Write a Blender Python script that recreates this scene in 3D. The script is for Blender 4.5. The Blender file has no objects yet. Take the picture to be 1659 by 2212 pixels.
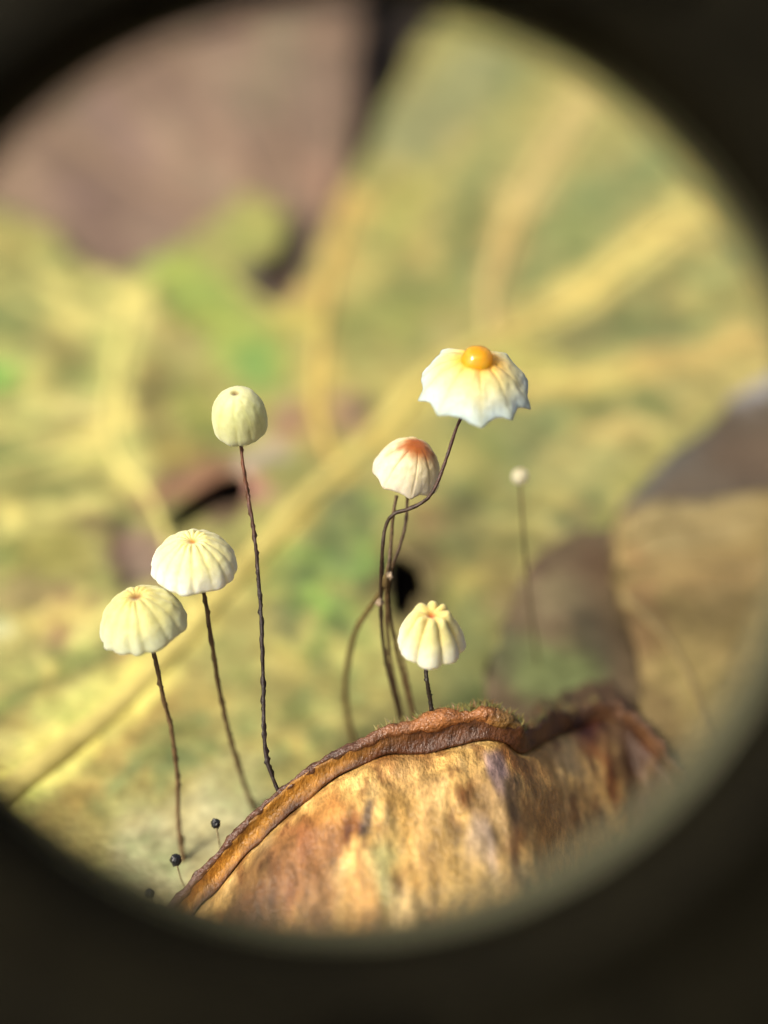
# Tiny pinwheel mushrooms on a curled leaf seen through a hand lens.  1 scene unit = 1 centimetre.
import bpy, bmesh, math, random
from mathutils import Vector, Matrix, noise
from mathutils.geometry import delaunay_2d_cdt

R = math.radians
random.seed(7)
scene = bpy.context.scene
col = scene.collection

# ------------------------------------------------------------------ camera
PITCH, FOCUS, FPX = R(35.0), 5.0, 4127.0          # FPX: focal length for a picture 2212 high
CX, CY = 829.5, 1106.0
FWD = Vector((0, math.cos(PITCH), -math.sin(PITCH)))
RIGHT = Vector((1, 0, 0))
UP = Vector((0, math.sin(PITCH), math.cos(PITCH)))
CAM = Vector((0, 0, 1.0)) - FOCUS * FWD

cam_data = bpy.data.cameras.new('camera')
cam = bpy.data.objects.new('camera', cam_data)
col.objects.link(cam)
cam.location = CAM
cam.rotation_euler = (math.pi / 2 - PITCH, 0, 0)
cam_data.sensor_fit = 'VERTICAL'
cam_data.sensor_height = 24.0
cam_data.lens = 24.0 * FPX / 2212.0
cam_data.clip_start = 0.01
cam_data.clip_end = 1000
cam_data.dof.use_dof = True
cam_data.dof.focus_distance = FOCUS
cam_data.dof.aperture_fstop = (cam_data.lens / 1000.0) / 0.262
scene.camera = cam

# ------------------------------------------------------------------ sky, sun, exposure
SUN_EL, SUN_AZ = R(48), R(235)                     # azimuth clockwise from +Y
world = bpy.data.worlds.new('World')
scene.world = world
world.use_nodes = True
wn = world.node_tree
sky = wn.nodes.new('ShaderNodeTexSky')
sky.sky_type = 'NISHITA'
sky.sun_disc = False
sky.sun_elevation = SUN_EL
sky.sun_rotation = SUN_AZ
sky.air_density = 0.4
sky.dust_density = 6.0
sky.ozone_density = 0.0
wn.links.new(sky.outputs[0], wn.nodes['Background'].inputs[0])
wn.nodes['Background'].inputs[1].default_value = 0.12

sun_data = bpy.data.lights.new('sun', 'SUN')
sun = bpy.data.objects.new('sun', sun_data)
col.objects.link(sun)
sun_data.energy = 2.6
sun_data.angle = R(10)
sun_data.color = (1.0, 0.91, 0.74)
sun_dir = Vector((math.cos(SUN_EL) * math.sin(SUN_AZ), math.cos(SUN_EL) * math.cos(SUN_AZ), math.sin(SUN_EL)))
sun.rotation_euler = sun_dir.to_track_quat('Z', 'Y').to_euler()
sun.location = sun_dir * 30

scene.view_settings.view_transform = 'Standard'
scene.view_settings.look = 'None'
scene.view_settings.gamma = 1.0
scene.view_settings.exposure = 0.55
scene.render.engine = 'CYCLES'
scene.cycles.use_denoising = True
scene.cycles.max_bounces = 8
KALB = 1.12                                        # display value a surface of albedo 1 reaches


# ------------------------------------------------------------------ helpers
def at(px, py, d):
    """Point at depth d that stands at that place of the view."""
    return CAM + d * (FWD + RIGHT * ((px - CX) / FPX) + UP * ((CY - py) / FPX))


def onto(px, py, z=0.0):
    """Point of the level z that stands at that place of the view."""
    v = FWD + RIGHT * ((px - CX) / FPX) + UP * ((CY - py) / FPX)
    return CAM + v * ((z - CAM.z) / v.z)


def lin(c):
    return tuple(((x / 255.0) / 12.92 if x / 255.0 <= 0.04045 else ((x / 255.0 + 0.055) / 1.055) ** 2.4) for x in c)


def alb(c):
    return tuple(min(0.92, x / KALB) for x in lin(c))


def leafc(c):
    c = alb(c)
    g = 0.3 * c[0] + 0.6 * c[1] + 0.1 * c[2]
    return tuple(0.88 * k * (x * 0.90 + g * 0.10) for x, k in zip(c, (0.94, 1.02, 0.97)))


def mix3(a, b, t):
    return tuple(a[i] + (b[i] - a[i]) * t for i in range(3))


def sstep(a, b, x):
    if a > b:
        return 1.0 - sstep(b, a, x)
    t = max(0.0, min(1.0, (x - a) / (b - a)))
    return t * t * (3 - 2 * t)


def fbm(p, octaves=4):
    return noise.fractal(p, 1.0, 2.0, octaves, noise_basis='PERLIN_ORIGINAL')


def spline(pts, n):
    """Catmull-Rom through tuples/vectors, n samples per span."""
    pts = [Vector(p) for p in pts]
    out = []
    for i in range(len(pts) - 1):
        p0, p1, p2 = pts[max(i - 1, 0)], pts[i], pts[i + 1]
        p3 = pts[min(i + 2, len(pts) - 1)]
        for k in range(n):
            t = k / n
            out.append(0.5 * ((2 * p1) + (p2 - p0) * t + (2 * p0 - 5 * p1 + 4 * p2 - p3) * t * t
                              + (3 * p1 - p0 - 3 * p2 + p3) * t ** 3))
    out.append(pts[-1])
    return out


def mesh_obj(name, verts, faces, mat, parent=None, cols=None, smooth=True):
    me = bpy.data.meshes.new(name)
    me.from_pydata([tuple(v) for v in verts], [], faces)
    me.validate()
    if cols:
        a = me.color_attributes.new('tint', 'FLOAT_COLOR', 'POINT')
        flat = []
        for c in cols:
            flat += [c[0], c[1], c[2], c[3] if len(c) > 3 else 1.0]
        a.data.foreach_set('color', flat)
    if smooth:
        me.polygons.foreach_set('use_smooth', [True] * len(me.polygons))
    me.materials.append(mat)
    o = bpy.data.objects.new(name, me)
    col.objects.link(o)
    if parent:
        o.parent = parent
    return o


def empty(name, loc):
    o = bpy.data.objects.new(name, None)
    col.objects.link(o)
    o.location = loc
    o.empty_display_size = 0.05
    return o


def tag(o, label=None, cat=None, group=None, kind=None):
    for k, v in (('label', label), ('category', cat), ('group', group), ('kind', kind)):
        if v:
            o[k] = v
    return o


def local(o, parent_loc):
    """Shift mesh data that was made in world space under an Empty that stands at parent_loc."""
    o.data.transform(Matrix.Translation(-Vector(parent_loc)))
    return o


# ------------------------------------------------------------------ materials
def nodes_of(name):
    m = bpy.data.materials.new(name)
    m.use_nodes = True
    return m, m.node_tree, m.node_tree.nodes['Principled BSDF']


def noise_node(nt, scale, detail=4, rough=0.6, stretch=None):
    tc = nt.nodes.new('ShaderNodeNewGeometry')
    n = nt.nodes.new('ShaderNodeTexNoise')
    n.inputs['Scale'].default_value = scale
    n.inputs['Detail'].default_value = detail
    n.inputs['Roughness'].default_value = rough
    if stretch:
        mp = nt.nodes.new('ShaderNodeMapping')
        mp.inputs['Scale'].default_value = stretch
        nt.links.new(tc.outputs['Position'], mp.inputs['Vector'])
        nt.links.new(mp.outputs[0], n.inputs['Vector'])
    else:
        nt.links.new(tc.outputs['Position'], n.inputs['Vector'])
    return n


def ramp(nt, src, stops):
    r = nt.nodes.new('ShaderNodeValToRGB')
    e = r.color_ramp.elements
    while len(e) < len(stops):
        e.new(0.5)
    for k, (p, c) in enumerate(stops):
        e[k].position = p
        e[k].color = (*c, 1) if len(c) == 3 else c
    nt.links.new(src, r.inputs[0])
    return r


def mixc(nt, a, b, blend='MULTIPLY', fac=1.0):
    m = nt.nodes.new('ShaderNodeMix')
    m.data_type = 'RGBA'
    m.blend_type = blend
    for sock, v in ((m.inputs[0], fac), (m.inputs[6], a), (m.inputs[7], b)):
        if hasattr(v, 'links') or isinstance(v, bpy.types.NodeSocket):
            nt.links.new(v, sock)
        elif isinstance(v, (int, float)):
            sock.default_value = v
        else:
            sock.default_value = (*v, 1)
    return m.outputs[2]


def bump(nt, bsdf, height, strength, dist):
    b = nt.nodes.new('ShaderNodeBump')
    b.inputs['Strength'].default_value = strength
    b.inputs['Distance'].default_value = dist
    nt.links.new(height, b.inputs['Height'])
    nt.links.new(b.outputs[0], bsdf.inputs['Normal'])


def leaf_material(name, scale=14, amount=0.35, rough=0.45, stretch=None, spec=0.4, bump_d=0.01,
                  hue=((0.35, (0.88, 0.86, 0.84)), (0.65, (1.1, 1.1, 1.1)))):
    """Leaf skin: the tissue's own tint (vertex colour), mottled by noise."""
    m, nt, b = nodes_of(name)
    a = nt.nodes.new('ShaderNodeAttribute')
    a.attribute_name = 'tint'
    n1 = noise_node(nt, scale, 6, 0.65, stretch)
    n2 = noise_node(nt, scale * 4.5, 3, 0.6, stretch)
    lo, hi = 1 - amount, 1 + amount
    r1 = ramp(nt, n1.outputs[0], [(0.32, (lo, lo * 0.98, lo * 0.92)), (0.68, (hi, hi, hi * 1.02))])
    r2 = ramp(nt, n2.outputs[0], [(0.35, (0.82, 0.8, 0.78)), (0.65, (1.14, 1.14, 1.14))])
    n3 = noise_node(nt, scale * 0.45, 4, 0.6, stretch)
    r3 = ramp(nt, n3.outputs[0], hue)
    c = mixc(nt, mixc(nt, mixc(nt, a.outputs['Color'], r1.outputs[0]), r2.outputs[0]), r3.outputs[0])
    nt.links.new(c, b.inputs['Base Color'])
    b.inputs['Roughness'].default_value = rough
    b.inputs['Specular IOR Level'].default_value = spec
    bump(nt, b, n2.outputs[0], 0.5, bump_d)
    return m


M = {}
M['yellow_leaf'] = leaf_material('yellow_leaf', 9, 0.36, 0.5, hue=((0.36, (0.70, 0.80, 0.72)), (0.5, (1.0, 1.0, 1.0)), (0.66, (1.14, 1.06, 0.95))))
M['dead_leaf'] = leaf_material('dead_leaf', 8, 0.25, 0.6)
M['curled_leaf'] = leaf_material('curled_leaf', 20, 0.5, 0.36, (1.5, 0.6, 0.9), 0.5, 0.02)

# wet shiny leaf rim
m, nt, b = nodes_of('leaf_rim')
a = nt.nodes.new('ShaderNodeAttribute'); a.attribute_name = 'tint'
n1 = noise_node(nt, 28, 5, 0.7)
n2 = noise_node(nt, 90, 3, 0.6)
r1 = ramp(nt, n1.outputs[0], [(0.3, (0.45, 0.42, 0.42)), (0.7, (1.5, 1.5, 1.5))])
nt.links.new(mixc(nt, a.outputs['Color'], r1.outputs[0]), b.inputs['Base Color'])
b.inputs['Roughness'].default_value = 0.24
b.inputs['Specular IOR Level'].default_value = 0.65
bump(nt, b, n2.outputs[0], 0.8, 0.012)
M['leaf_rim'] = m

# raised leaf vein
m, nt, b = nodes_of('leaf_vein')
a = nt.nodes.new('ShaderNodeAttribute'); a.attribute_name = 'tint'
n1 = noise_node(nt, 10, 4)
r1 = ramp(nt, n1.outputs[0], [(0.3, (0.75, 0.72, 0.65)), (0.7, (1.15, 1.15, 1.15))])
nt.links.new(mixc(nt, a.outputs['Color'], r1.outputs[0]), b.inputs['Base Color'])
b.inputs['Roughness'].default_value = 0.45
M['leaf_vein'] = m


def cap_material(name, sss=0.6, radius=0.025, fuzz=0.25):
    m, nt, b = nodes_of(name)
    a = nt.nodes.new('ShaderNodeAttribute'); a.attribute_name = 'tint'
    n1 = noise_node(nt, 60, 4, 0.6)
    r1 = ramp(nt, n1.outputs[0], [(0.3, (0.92, 0.91, 0.86)), (0.7, (1.05, 1.05, 1.05))])
    nt.links.new(mixc(nt, a.outputs['Color'], r1.outputs[0]), b.inputs['Base Color'])
    b.inputs['Roughness'].default_value = 0.55
    b.inputs['Specular IOR Level'].default_value = 0.35
    b.inputs['Subsurface Weight'].default_value = sss
    b.inputs['Subsurface Radius'].default_value = (1.0, 0.85, 0.45)
    b.inputs['Subsurface Scale'].default_value = radius
    b.inputs['Sheen Weight'].default_value = fuzz
    b.inputs['Sheen Roughness'].default_value = 0.6
    n2 = noise_node(nt, 260, 3, 0.6)
    bump(nt, b, n2.outputs[0], 0.35, 0.002)
    return m


M['cap'] = cap_material('cap_flesh')
M['cap_thin'] = cap_material('thin_cap_flesh', 0.4, 0.015, 0.1)

# stems: dark wiry, reddish above, black below
m, nt, b = nodes_of('wiry_stem')
a = nt.nodes.new('ShaderNodeAttribute'); a.attribute_name = 'tint'
n1 = noise_node(nt, 55, 4, 0.7)
r1 = ramp(nt, n1.outputs[0], [(0.3, (0.45, 0.42, 0.4)), (0.7, (1.5, 1.5, 1.45))])
nt.links.new(mixc(nt, a.outputs['Color'], r1.outputs[0]), b.inputs['Base Color'])
b.inputs['Roughness'].default_value = 0.38
n2 = noise_node(nt, 160, 3, 0.7)
bump(nt, b, n2.outputs[0], 0.7, 0.004)
M['stem'] = m

# amber drop
m, nt, b = nodes_of('amber_drop')
b.inputs['Base Color'].default_value = (0.95, 0.50, 0.03, 1)
b.inputs['Roughness'].default_value = 0.03
b.inputs['IOR'].default_value = 1.36
b.inputs['Coat Weight'].default_value = 0.6
b.inputs['Coat Roughness'].default_value = 0.015
b.inputs['Coat IOR'].default_value = 1.45
b.inputs['Transmission Weight'].default_value = 0.55
n1 = noise_node(nt, 22, 3)
r1 = ramp(nt, n1.outputs[0], [(0.35, (0.97, 0.56, 0.02)), (0.65, (1.0, 0.72, 0.06))])
nt.links.new(r1.outputs[0], b.inputs['Base Color'])
M['amber'] = m

m, nt, b = nodes_of('clear_water')
b.inputs['Base Color'].default_value = (0.95, 0.97, 1, 1)
b.inputs['Roughness'].default_value = 0.02
b.inputs['IOR'].default_value = 1.33
b.inputs['Transmission Weight'].default_value = 0.8
M['water'] = m

m, nt, b = nodes_of('black_bead')
n1 = noise_node(nt, 80, 3)
r1 = ramp(nt, n1.outputs[0], [(0.3, (0.004, 0.005, 0.006)), (0.7, (0.02, 0.022, 0.025))])
nt.links.new(r1.outputs[0], b.inputs['Base Color'])
b.inputs['Roughness'].default_value = 0.35
M['bead'] = m

m, nt, b = nodes_of('pale_crumb')
n1 = noise_node(nt, 60, 4)
r1 = ramp(nt, n1.outputs[0], [(0.3, (0.16, 0.11, 0.06)), (0.7, (0.48, 0.38, 0.26))])
nt.links.new(r1.outputs[0], b.inputs['Base Color'])
b.inputs['Roughness'].default_value = 0.6
M['crumb'] = m

m, nt, b = nodes_of('dark_soil')
n1 = noise_node(nt, 5, 8, 0.7)
r1 = ramp(nt, n1.outputs[0], [(0.3, (0.010, 0.007, 0.004)), (0.7, (0.055, 0.036, 0.020))])
nt.links.new(r1.outputs[0], b.inputs['Base Color'])
b.inputs['Roughness'].default_value = 0.95
bump(nt, b, n1.outputs[0], 1.0, 0.1)
M['soil'] = m

m, nt, b = nodes_of('black_lens_body')
n1 = noise_node(nt, 9, 5, 0.6)
r1 = ramp(nt, n1.outputs[0], [(0.3, (0.0036, 0.0031, 0.0013)), (0.7, (0.0070, 0.0061, 0.0027))])
nt.links.new(r1.outputs[0], b.inputs['Base Color'])
b.inputs['Roughness'].default_value = 0.7
b.inputs['Specular IOR Level'].default_value = 0.06
M['lens_body'] = m

m, nt, b = nodes_of('lens_sleeve')
n1 = noise_node(nt, 14, 4, 0.6)
r1 = ramp(nt, n1.outputs[0], [(0.3, (0.095, 0.098, 0.058)), (0.7, (0.15, 0.155, 0.092))])  # pale olive stands in for scene light on the bore wall
nt.links.new(r1.outputs[0], b.inputs['Base Color'])
b.inputs['Roughness'].default_value = 0.5
M['lens_sleeve'] = m

# ------------------------------------------------------------------ ground
gv, gf, N = [], [], 120
for j in range(N + 1):
    for i in range(N + 1):
        x = (i / N * 2 - 1); y = (j / N * 2 - 1)
        X = 90 * x * abs(x) ** 1.2; Y = 90 * y * abs(y) ** 1.2 + 2
        gv.append((X, Y, -0.42 + 0.06 * fbm(Vector((X * 1.3, Y * 1.3, 0.0)), 4)))
for j in range(N):
    for i in range(N):
        k = j * (N + 1) + i
        gf.append((k, k + 1, k + N + 2, k + N + 1))
tag(mesh_obj('ground', gv, gf, M['soil']), 'dark bare soil under the leaf litter', 'ground', kind='structure')

# ------------------------------------------------------------------ flat leaves of the litter
YS = 0.58                                          # stroke marks are a little longer along the leaf


def leaf_plane(outline, z):
    """Outline given as view places, laid down on the level z."""
    return [onto(x, y, z).to_2d() for x, y in outline]


def inside(p, poly):
    c = False
    j = len(poly) - 1
    for i in range(len(poly)):
        a, b2 = poly[i], poly[j]
        if (a.y > p.y) != (b2.y > p.y) and p.x < (b2.x - a.x) * (p.y - a.y) / (b2.y - a.y) + a.x:
            c = not c
        j = i
    return c


def seg_dist(p, a, b2):
    px, py = p.x, p.y * YS
    ax, ay, bx, by = a.x, a.y * YS, b2.x, b2.y * YS
    dx, dy = bx - ax, by - ay
    l2 = dx * dx + dy * dy
    t = 0 if l2 == 0 else max(0, min(1, ((px - ax) * dx + (py - ay) * dy) / l2))
    return math.hypot(px - ax - t * dx, py - ay - t * dy)


def strokes_on(z, strokes):
    out = []
    for s in strokes:
        x0, y0, x1, y1, r, c = s[:6]
        w = s[6] if len(s) > 6 else 0.9
        a, b2 = onto(x0, y0, z), onto(x1, y1, z)
        d = ((a + b2) / 2 - CAM).length
        out.append((a.to_2d(), b2.to_2d(), r * d / FPX, leafc(c), w))
    return out


def height_leaf(p, z, amp, seed):
    return z + amp * fbm(Vector((p.x * 1.1, p.y * 1.1, seed)), 3) + 0.25 * amp * fbm(Vector((p.x * 4, p.y * 4, seed)), 2)


def flat_leaf(name, outline, z, base, strokes=(), holes=(), step=0.05, amp=0.05, seed=0.0, mat='yellow_leaf',
              thick=0.02, tilt=None, edge_curl=0.0):
    poly = leaf_plane([tuple(p) for p in spline([(*p, 0) for p in outline] + [(*outline[0], 0)], 5)] and
                      [(p.x, p.y) for p in spline([(*p, 0) for p in outline] + [(*outline[0], 0)], 5)[:-1]], z)
    hpolys = []
    for h in holes:
        hp = [(p.x, p.y) for p in spline([(*p, 0) for p in h] + [(*h[0], 0)], 4)[:-1]]
        hpolys.append(leaf_plane(hp, z))
    pts = [Vector(p) for p in poly]
    # a slightly frayed edge
    for k, p in enumerate(pts):
        p += Vector((fbm(Vector((p.x * 6, p.y * 6, 3 + seed)), 3), fbm(Vector((p.x * 6, p.y * 6, 9 + seed)), 3))) * 0.035
    edges = [(k, (k + 1) % len(pts)) for k in range(len(pts))]
    for hp in hpolys:
        s = len(pts)
        pts += hp
        edges += [(s + k, s + (k + 1) % len(hp)) for k in range(len(hp))]
    x0, x1 = min(p.x for p in poly), max(p.x for p in poly)
    y0, y1 = min(p.y for p in poly), max(p.y for p in poly)
    ny, nx = int((y1 - y0) / (step * 1.4)), int((x1 - x0) / step)
    rnd = random.Random(seed)
    for j in range(ny + 1):
        for i in range(nx + 1):
            p = Vector((x0 + (i + rnd.uniform(0.2, 0.8)) * step, y0 + (j + rnd.uniform(0.2, 0.8)) * step * 1.4))
            if inside(p, poly) and not any(inside(p, h) for h in hpolys):
                pts.append(p)
    vs, _, fs, _, _, _ = delaunay_2d_cdt(pts, edges, [], 0, 1e-5)
    fs2 = []
    for f in fs:
        c = sum((vs[i] for i in f), Vector((0, 0))) / len(f)
        if inside(c, poly) and not any(inside(c, h) for h in hpolys):
            fs2.append(list(f))
    st = strokes_on(z, strokes)
    base = leafc(base)
    verts, cols = [], []
    cen = sum((Vector(p) for p in poly), Vector((0, 0))) / len(poly)
    for p in vs:
        zz = height_leaf(p, z, amp, seed)
        if tilt:
            zz += (p.x - cen.x) * tilt[0] + (p.y - cen.y) * tilt[1]
        verts.append(Vector((p.x, p.y, zz)))
        # marks have uneven outlines: the place is jittered by noise before measuring
        q = p + Vector((fbm(Vector((p.x * 5, p.y * 5, 1.0)), 3), fbm(Vector((p.x * 5, p.y * 5, 5.0)), 3))) * 0.05
        c = base
        for a, b2, r, cc, w in st:
            d = seg_dist(q, a, b2)
            k = w * (1 - sstep(0.55 * r, 1.35 * r, d))
            if k > 0:
                c = mix3(c, cc, k)
        cols.append(c)
    o = mesh_obj(name, verts, fs2, M[mat], cols=cols)
    # normals up, then a real thickness
    bm = bmesh.new(); bm.from_mesh(o.data)
    bmesh.ops.recalc_face_normals(bm, faces=bm.faces)
    if sum(f.normal.z for f in bm.faces) < 0:
        bmesh.ops.reverse_faces(bm, faces=bm.faces)
    bm.to_mesh(o.data); bm.free()
    so = o.modifiers.new('thickness', 'SOLIDIFY')
    so.thickness = thick
    so.offset = -1
    return o


def vein(parent, name, pts_view, z, amp, seed, r0, r1, colr, lift=0.0, tilt=None, cen=None):
    pts = spline([onto(x, y, z) for x, y in pts_view], 8)
    n = 8
    verts, faces, cols = [], [], []
    for k, p in enumerate(pts):
        t = k / (len(pts) - 1)
        r = r0 + (r1 - r0) * t
        d = (pts[min(k + 1, len(pts) - 1)] - pts[max(k - 1, 0)]).normalized()
        side = d.cross(Vector((0, 0, 1))).normalized()
        zz = height_leaf(p.to_2d(), z, amp, seed) + lift
        r *= 1 + 0.15 * fbm(Vector((t * 9, seed, 2)), 2)
        for i in range(n):
            a = 2 * math.pi * i / n
            verts.append(Vector((p.x, p.y, zz)) + side * (r * math.cos(a)) + Vector((0, 0, 0.7 * r * math.sin(a))))
            cols.append(leafc(colr))
    for k in range(len(pts) - 1):
        for i in range(n):
            faces.append((k * n + i, k * n + (i + 1) % n, (k + 1) * n + (i + 1) % n, (k + 1) * n + i))
    faces.append(tuple(range(n)))
    faces.append(tuple(range((len(pts) - 1) * n, len(pts) * n))[::-1])
    return mesh_obj(name, verts, faces, M['leaf_vein'], parent, cols)


yellow_strokes = [
    # broad zones
    (1050, 150, 880, 300, 90, (150, 148, 100)), (1150, 560, 1420, 330, 70, (140, 150, 92)),
    (870, 400, 790, 560, 70, (182, 166, 88)), (860, 480, 900, 420, 50, (165, 165, 78), 0.6),
    (1290, 650, 1620, 520, 55, (150, 144, 84)), (1230, 725, 1460, 690, 50, (124, 118, 70)),
    (900, 620, 940, 640, 45, (136, 136, 76)), (1000, 610, 1010, 600, 38, (150, 172, 120)),
    (1060, 690, 1040, 640, 32, (178, 148, 92)), (800, 700, 860, 680, 70, (158, 156, 78)),
    (950, 720, 1000, 700, 30, (190, 175, 110), 0.7),
    (1150, 880, 1130, 950, 65, (118, 124, 76)), (1270, 880, 1330, 900, 55, (134, 130, 74)),
    (1210, 1010, 1280, 980, 60, (168, 160, 98)), (1340, 960, 1420, 880, 55, (150, 145, 85)),
    (1050, 1110, 1090, 1080, 60, (166, 154, 88)), (980, 1170, 1010, 1210, 55, (122, 118, 70)),
    (1010, 1270, 1080, 1240, 55, (168, 152, 78)), (960, 1000, 990, 950, 40, (172, 162, 86)),
    (1040, 1350, 1000, 1480, 60, (120, 125, 72)), (1150, 1400, 1200, 1420, 60, (140, 130, 80)),
    (720, 1170, 730, 1220, 55, (112, 126, 72)), (760, 1090, 780, 1100, 52, (104, 110, 70)),
    (640, 1240, 600, 1230, 60, (150, 158, 80)), (690, 1310, 640, 1270, 30, (152, 188, 76)),
    (730, 1340, 760, 1340, 36, (92, 128, 62)), (800, 1180, 790, 1240, 30, (120, 150, 70)),
    (650, 1430, 760, 1420, 75, (186, 178, 96)), (680, 1540, 760, 1500, 60, (168, 156, 84)),
    (600, 1330, 620, 1360, 30, (128, 126, 78)), (620, 1480, 630, 1560, 50, (190, 172, 96)),
    (470, 1560, 420, 1500, 60, (178, 162, 92)), (300, 1690, 420, 1630, 42, (128, 140, 84)),
    (280, 1700, 250, 1760, 35, (140, 150, 90)), (320, 1880, 480, 1780, 95, (188, 178, 134)),
    (150, 1800, 90, 1840, 60, (176, 158, 88)), (520, 1680, 560, 1640, 50, (176, 168, 108)),
    (1130, 1300, 1250, 1440, 70, (132, 114, 76)), (1190, 1180, 1260, 1110, 40, (140, 124, 80)), (880, 1270, 890, 1240, 80, (104, 84, 50)),
    (1000, 1080, 960, 1120, 30, (110, 108, 64)), (930, 1120, 950, 1160, 30, (150, 120, 76)), (1100, 1180, 1080, 1230, 34, (150, 134, 74)),
    # left
    (60, 640, 20, 660, 75, (122, 130, 72)), (90, 510, 260, 640, 36, (166, 162, 88)),
    (20, 800, -40, 790, 46, (104, 172, 66)), (150, 770, 60, 740, 40, (146, 138, 78)),
    (330, 540, 560, 780, 62, (150, 166, 70)), (420, 690, 380, 660, 45, (134, 146, 62)),
    (570, 800, 540, 770, 42, (118, 152, 72)), (560, 490, 540, 530, 62, (178, 172, 84)),
    (330, 800, 320, 880, 45, (134, 116, 62)), (420, 740, 330, 700, 26, (176, 160, 96)),
    (440, 890, 420, 860, 52, (162, 160, 74)), (360, 960, 420, 980, 42, (158, 140, 70)),
    (30, 900, 200, 860, 30, (196, 182, 108)), (20, 960, 150, 940, 24, (172, 158, 92)),
    (80, 1090, 160, 1080, 75, (158, 148, 80)), (60, 1190, 120, 1190, 60, (150, 142, 66)),
    (150, 1340, 120, 1320, 62, (148, 112, 84)), (200, 1120, 190, 1080, 40, (150, 118, 78)),
    (10, 1360, 0, 1360, 22, (214, 214, 176)), (90, 1480, 180, 1450, 62, (216, 200, 112)),
    (40, 1600, 100, 1560, 60, (206, 190, 106)), (30, 1290, 60, 1280, 36, (164, 144, 92)),
    (210, 1420, 260, 1400, 34, (190, 150, 90)),
    # bruised tissue round the tear, with a pinkish highlight painted in
    (620, 900, 770, 880, 42, (152, 112, 96)), (690, 900, 700, 960, 30, (176, 150, 84)),
    (500, 1000, 330, 1070, 34, (146, 98, 78)), (280, 1190, 330, 1230, 52, (148, 118, 108)),
    (250, 1130, 260, 1230, 24, (96, 68, 58)), (470, 1120, 520, 1100, 26, (104, 72, 60)),
    (570, 960, 540, 990, 30, (208, 186, 172)), (545, 1040, 560, 1070, 26, (196, 132, 122)),
    (560, 600, 590, 640, 36, (120, 98, 92)), (640, 700, 660, 640, 26, (186, 158, 86)),
    # yellow tissue along the veins, plus a brown stripe painting shade below the midrib
    (-60, 1790, 330, 1450, 62, (252, 238, 122)), (100, 1790, 360, 1520, 30, (170, 142, 72), 0.8),
    (330, 1450, 540, 1220, 28, (222, 196, 100)), (540, 1220, 800, 935, 26, (218, 190, 92)),
    (800, 935, 950, 800, 26, (222, 188, 88)), (960, 790, 1150, 690, 26, (216, 176, 100)),
    (1150, 690, 1540, 430, 40, (226, 202, 114)),
    (1060, 600, 1130, 430, 26, (206, 172, 104)), (1130, 430, 1270, 190, 40, (216, 190, 118)),
    (1110, 860, 1400, 800, 36, (204, 182, 96)), (1400, 800, 1670, 720, 36, (208, 176, 102)),
    (1090, 770, 1180, 800, 40, (200, 186, 94)),
    (760, 430, 710, 640, 30, (208, 168, 88)), (700, 710, 680, 880, 24, (214, 180, 86)),
    (600, 690, 680, 720, 26, (196, 176, 78)), (290, 630, 230, 940, 40, (236, 220, 124)),
    (260, 1000, 310, 1040, 28, (220, 206, 116)), (150, 960, 240, 960, 26, (222, 206, 110)),
]
rs = random.Random(21)
flecks = []
for k in range(46):                                # mottled patches of the living and dying tissue
    flecks.append((rs.uniform(600, 815), rs.uniform(1080, 1400), rs.uniform(9, 20), rs.choice([(92, 110, 60), (146, 166, 78), (176, 168, 92), (108, 116, 70), (120, 140, 66)])))
for k in range(60):
    flecks.append((rs.uniform(930, 1320), rs.uniform(850, 1260), rs.uniform(10, 24), rs.choice([(112, 112, 66), (176, 164, 92), (136, 130, 74), (186, 176, 106), (124, 130, 80)])))
for k in range(40):
    flecks.append((rs.uniform(760, 1080), rs.uniform(520, 760), rs.uniform(12, 24), rs.choice([(126, 132, 74), (180, 168, 92), (150, 150, 76), (160, 150, 84)])))
for k in range(36):
    flecks.append((rs.uniform(420, 800), rs.uniform(1430, 1640), rs.uniform(12, 26), rs.choice([(200, 186, 104), (150, 140, 76), (140, 146, 82), (186, 168, 92)])))
fleck_strokes = [(x, y, x + rs.uniform(-14, 14), y + rs.uniform(-10, 10), r, c, 0.85) for x, y, r, c in flecks]


def fan(n, a0, a1, pal, w, seed, d0=480, d1=900):
    q = random.Random(seed)
    out = []
    for k in range(n):
        a = R(q.uniform(a0, a1)); d = q.uniform(d0, d1); l = q.uniform(120, 280)
        out.append((760 + d * math.cos(a), 1050 - d * math.sin(a), 760 + (d + l) * math.cos(a), 1050 - (d + l) * math.sin(a), q.uniform(9, 18), q.choice(pal), w))
    return out


VEINS_AT = next(k for k, q in enumerate(yellow_strokes) if q[:2] == (-60, 1790))
yellow_strokes[VEINS_AT:VEINS_AT] = (
    fleck_strokes
    + fan(46, 130, 215, [(216, 200, 112), (122, 118, 62), (112, 132, 64), (190, 168, 92), (236, 222, 124)], 0.7, 3)
    + fan(50, 8, 76, [(126, 130, 74), (206, 180, 106), (114, 112, 64), (182, 166, 98), (140, 152, 92)], 0.65, 4)
    + fan(16, 215, 236, [(240, 224, 118), (160, 140, 72), (206, 188, 104)], 0.6, 5))
outline = [(-700, 300), (0, 440), (200, 570), (330, 560), (450, 480), (540, 420), (620, 460), (600, 560), (560, 590), (600, 660), (680, 560), (720, 450),
           (790, 340), (850, 210), (930, 60), (1050, -120), (1500, -200), (2300, 200), (2500, 700), (2000, 860), (1660, 900), (1450, 1010),
           (1340, 1110), (1250, 1230), (1330, 1480), (1150, 1610), (900, 1630), (720, 1720), (580, 1810), (470, 1930), (340, 2090), (-250, 2250), (-800, 1900), (-900, 1000)]
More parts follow.
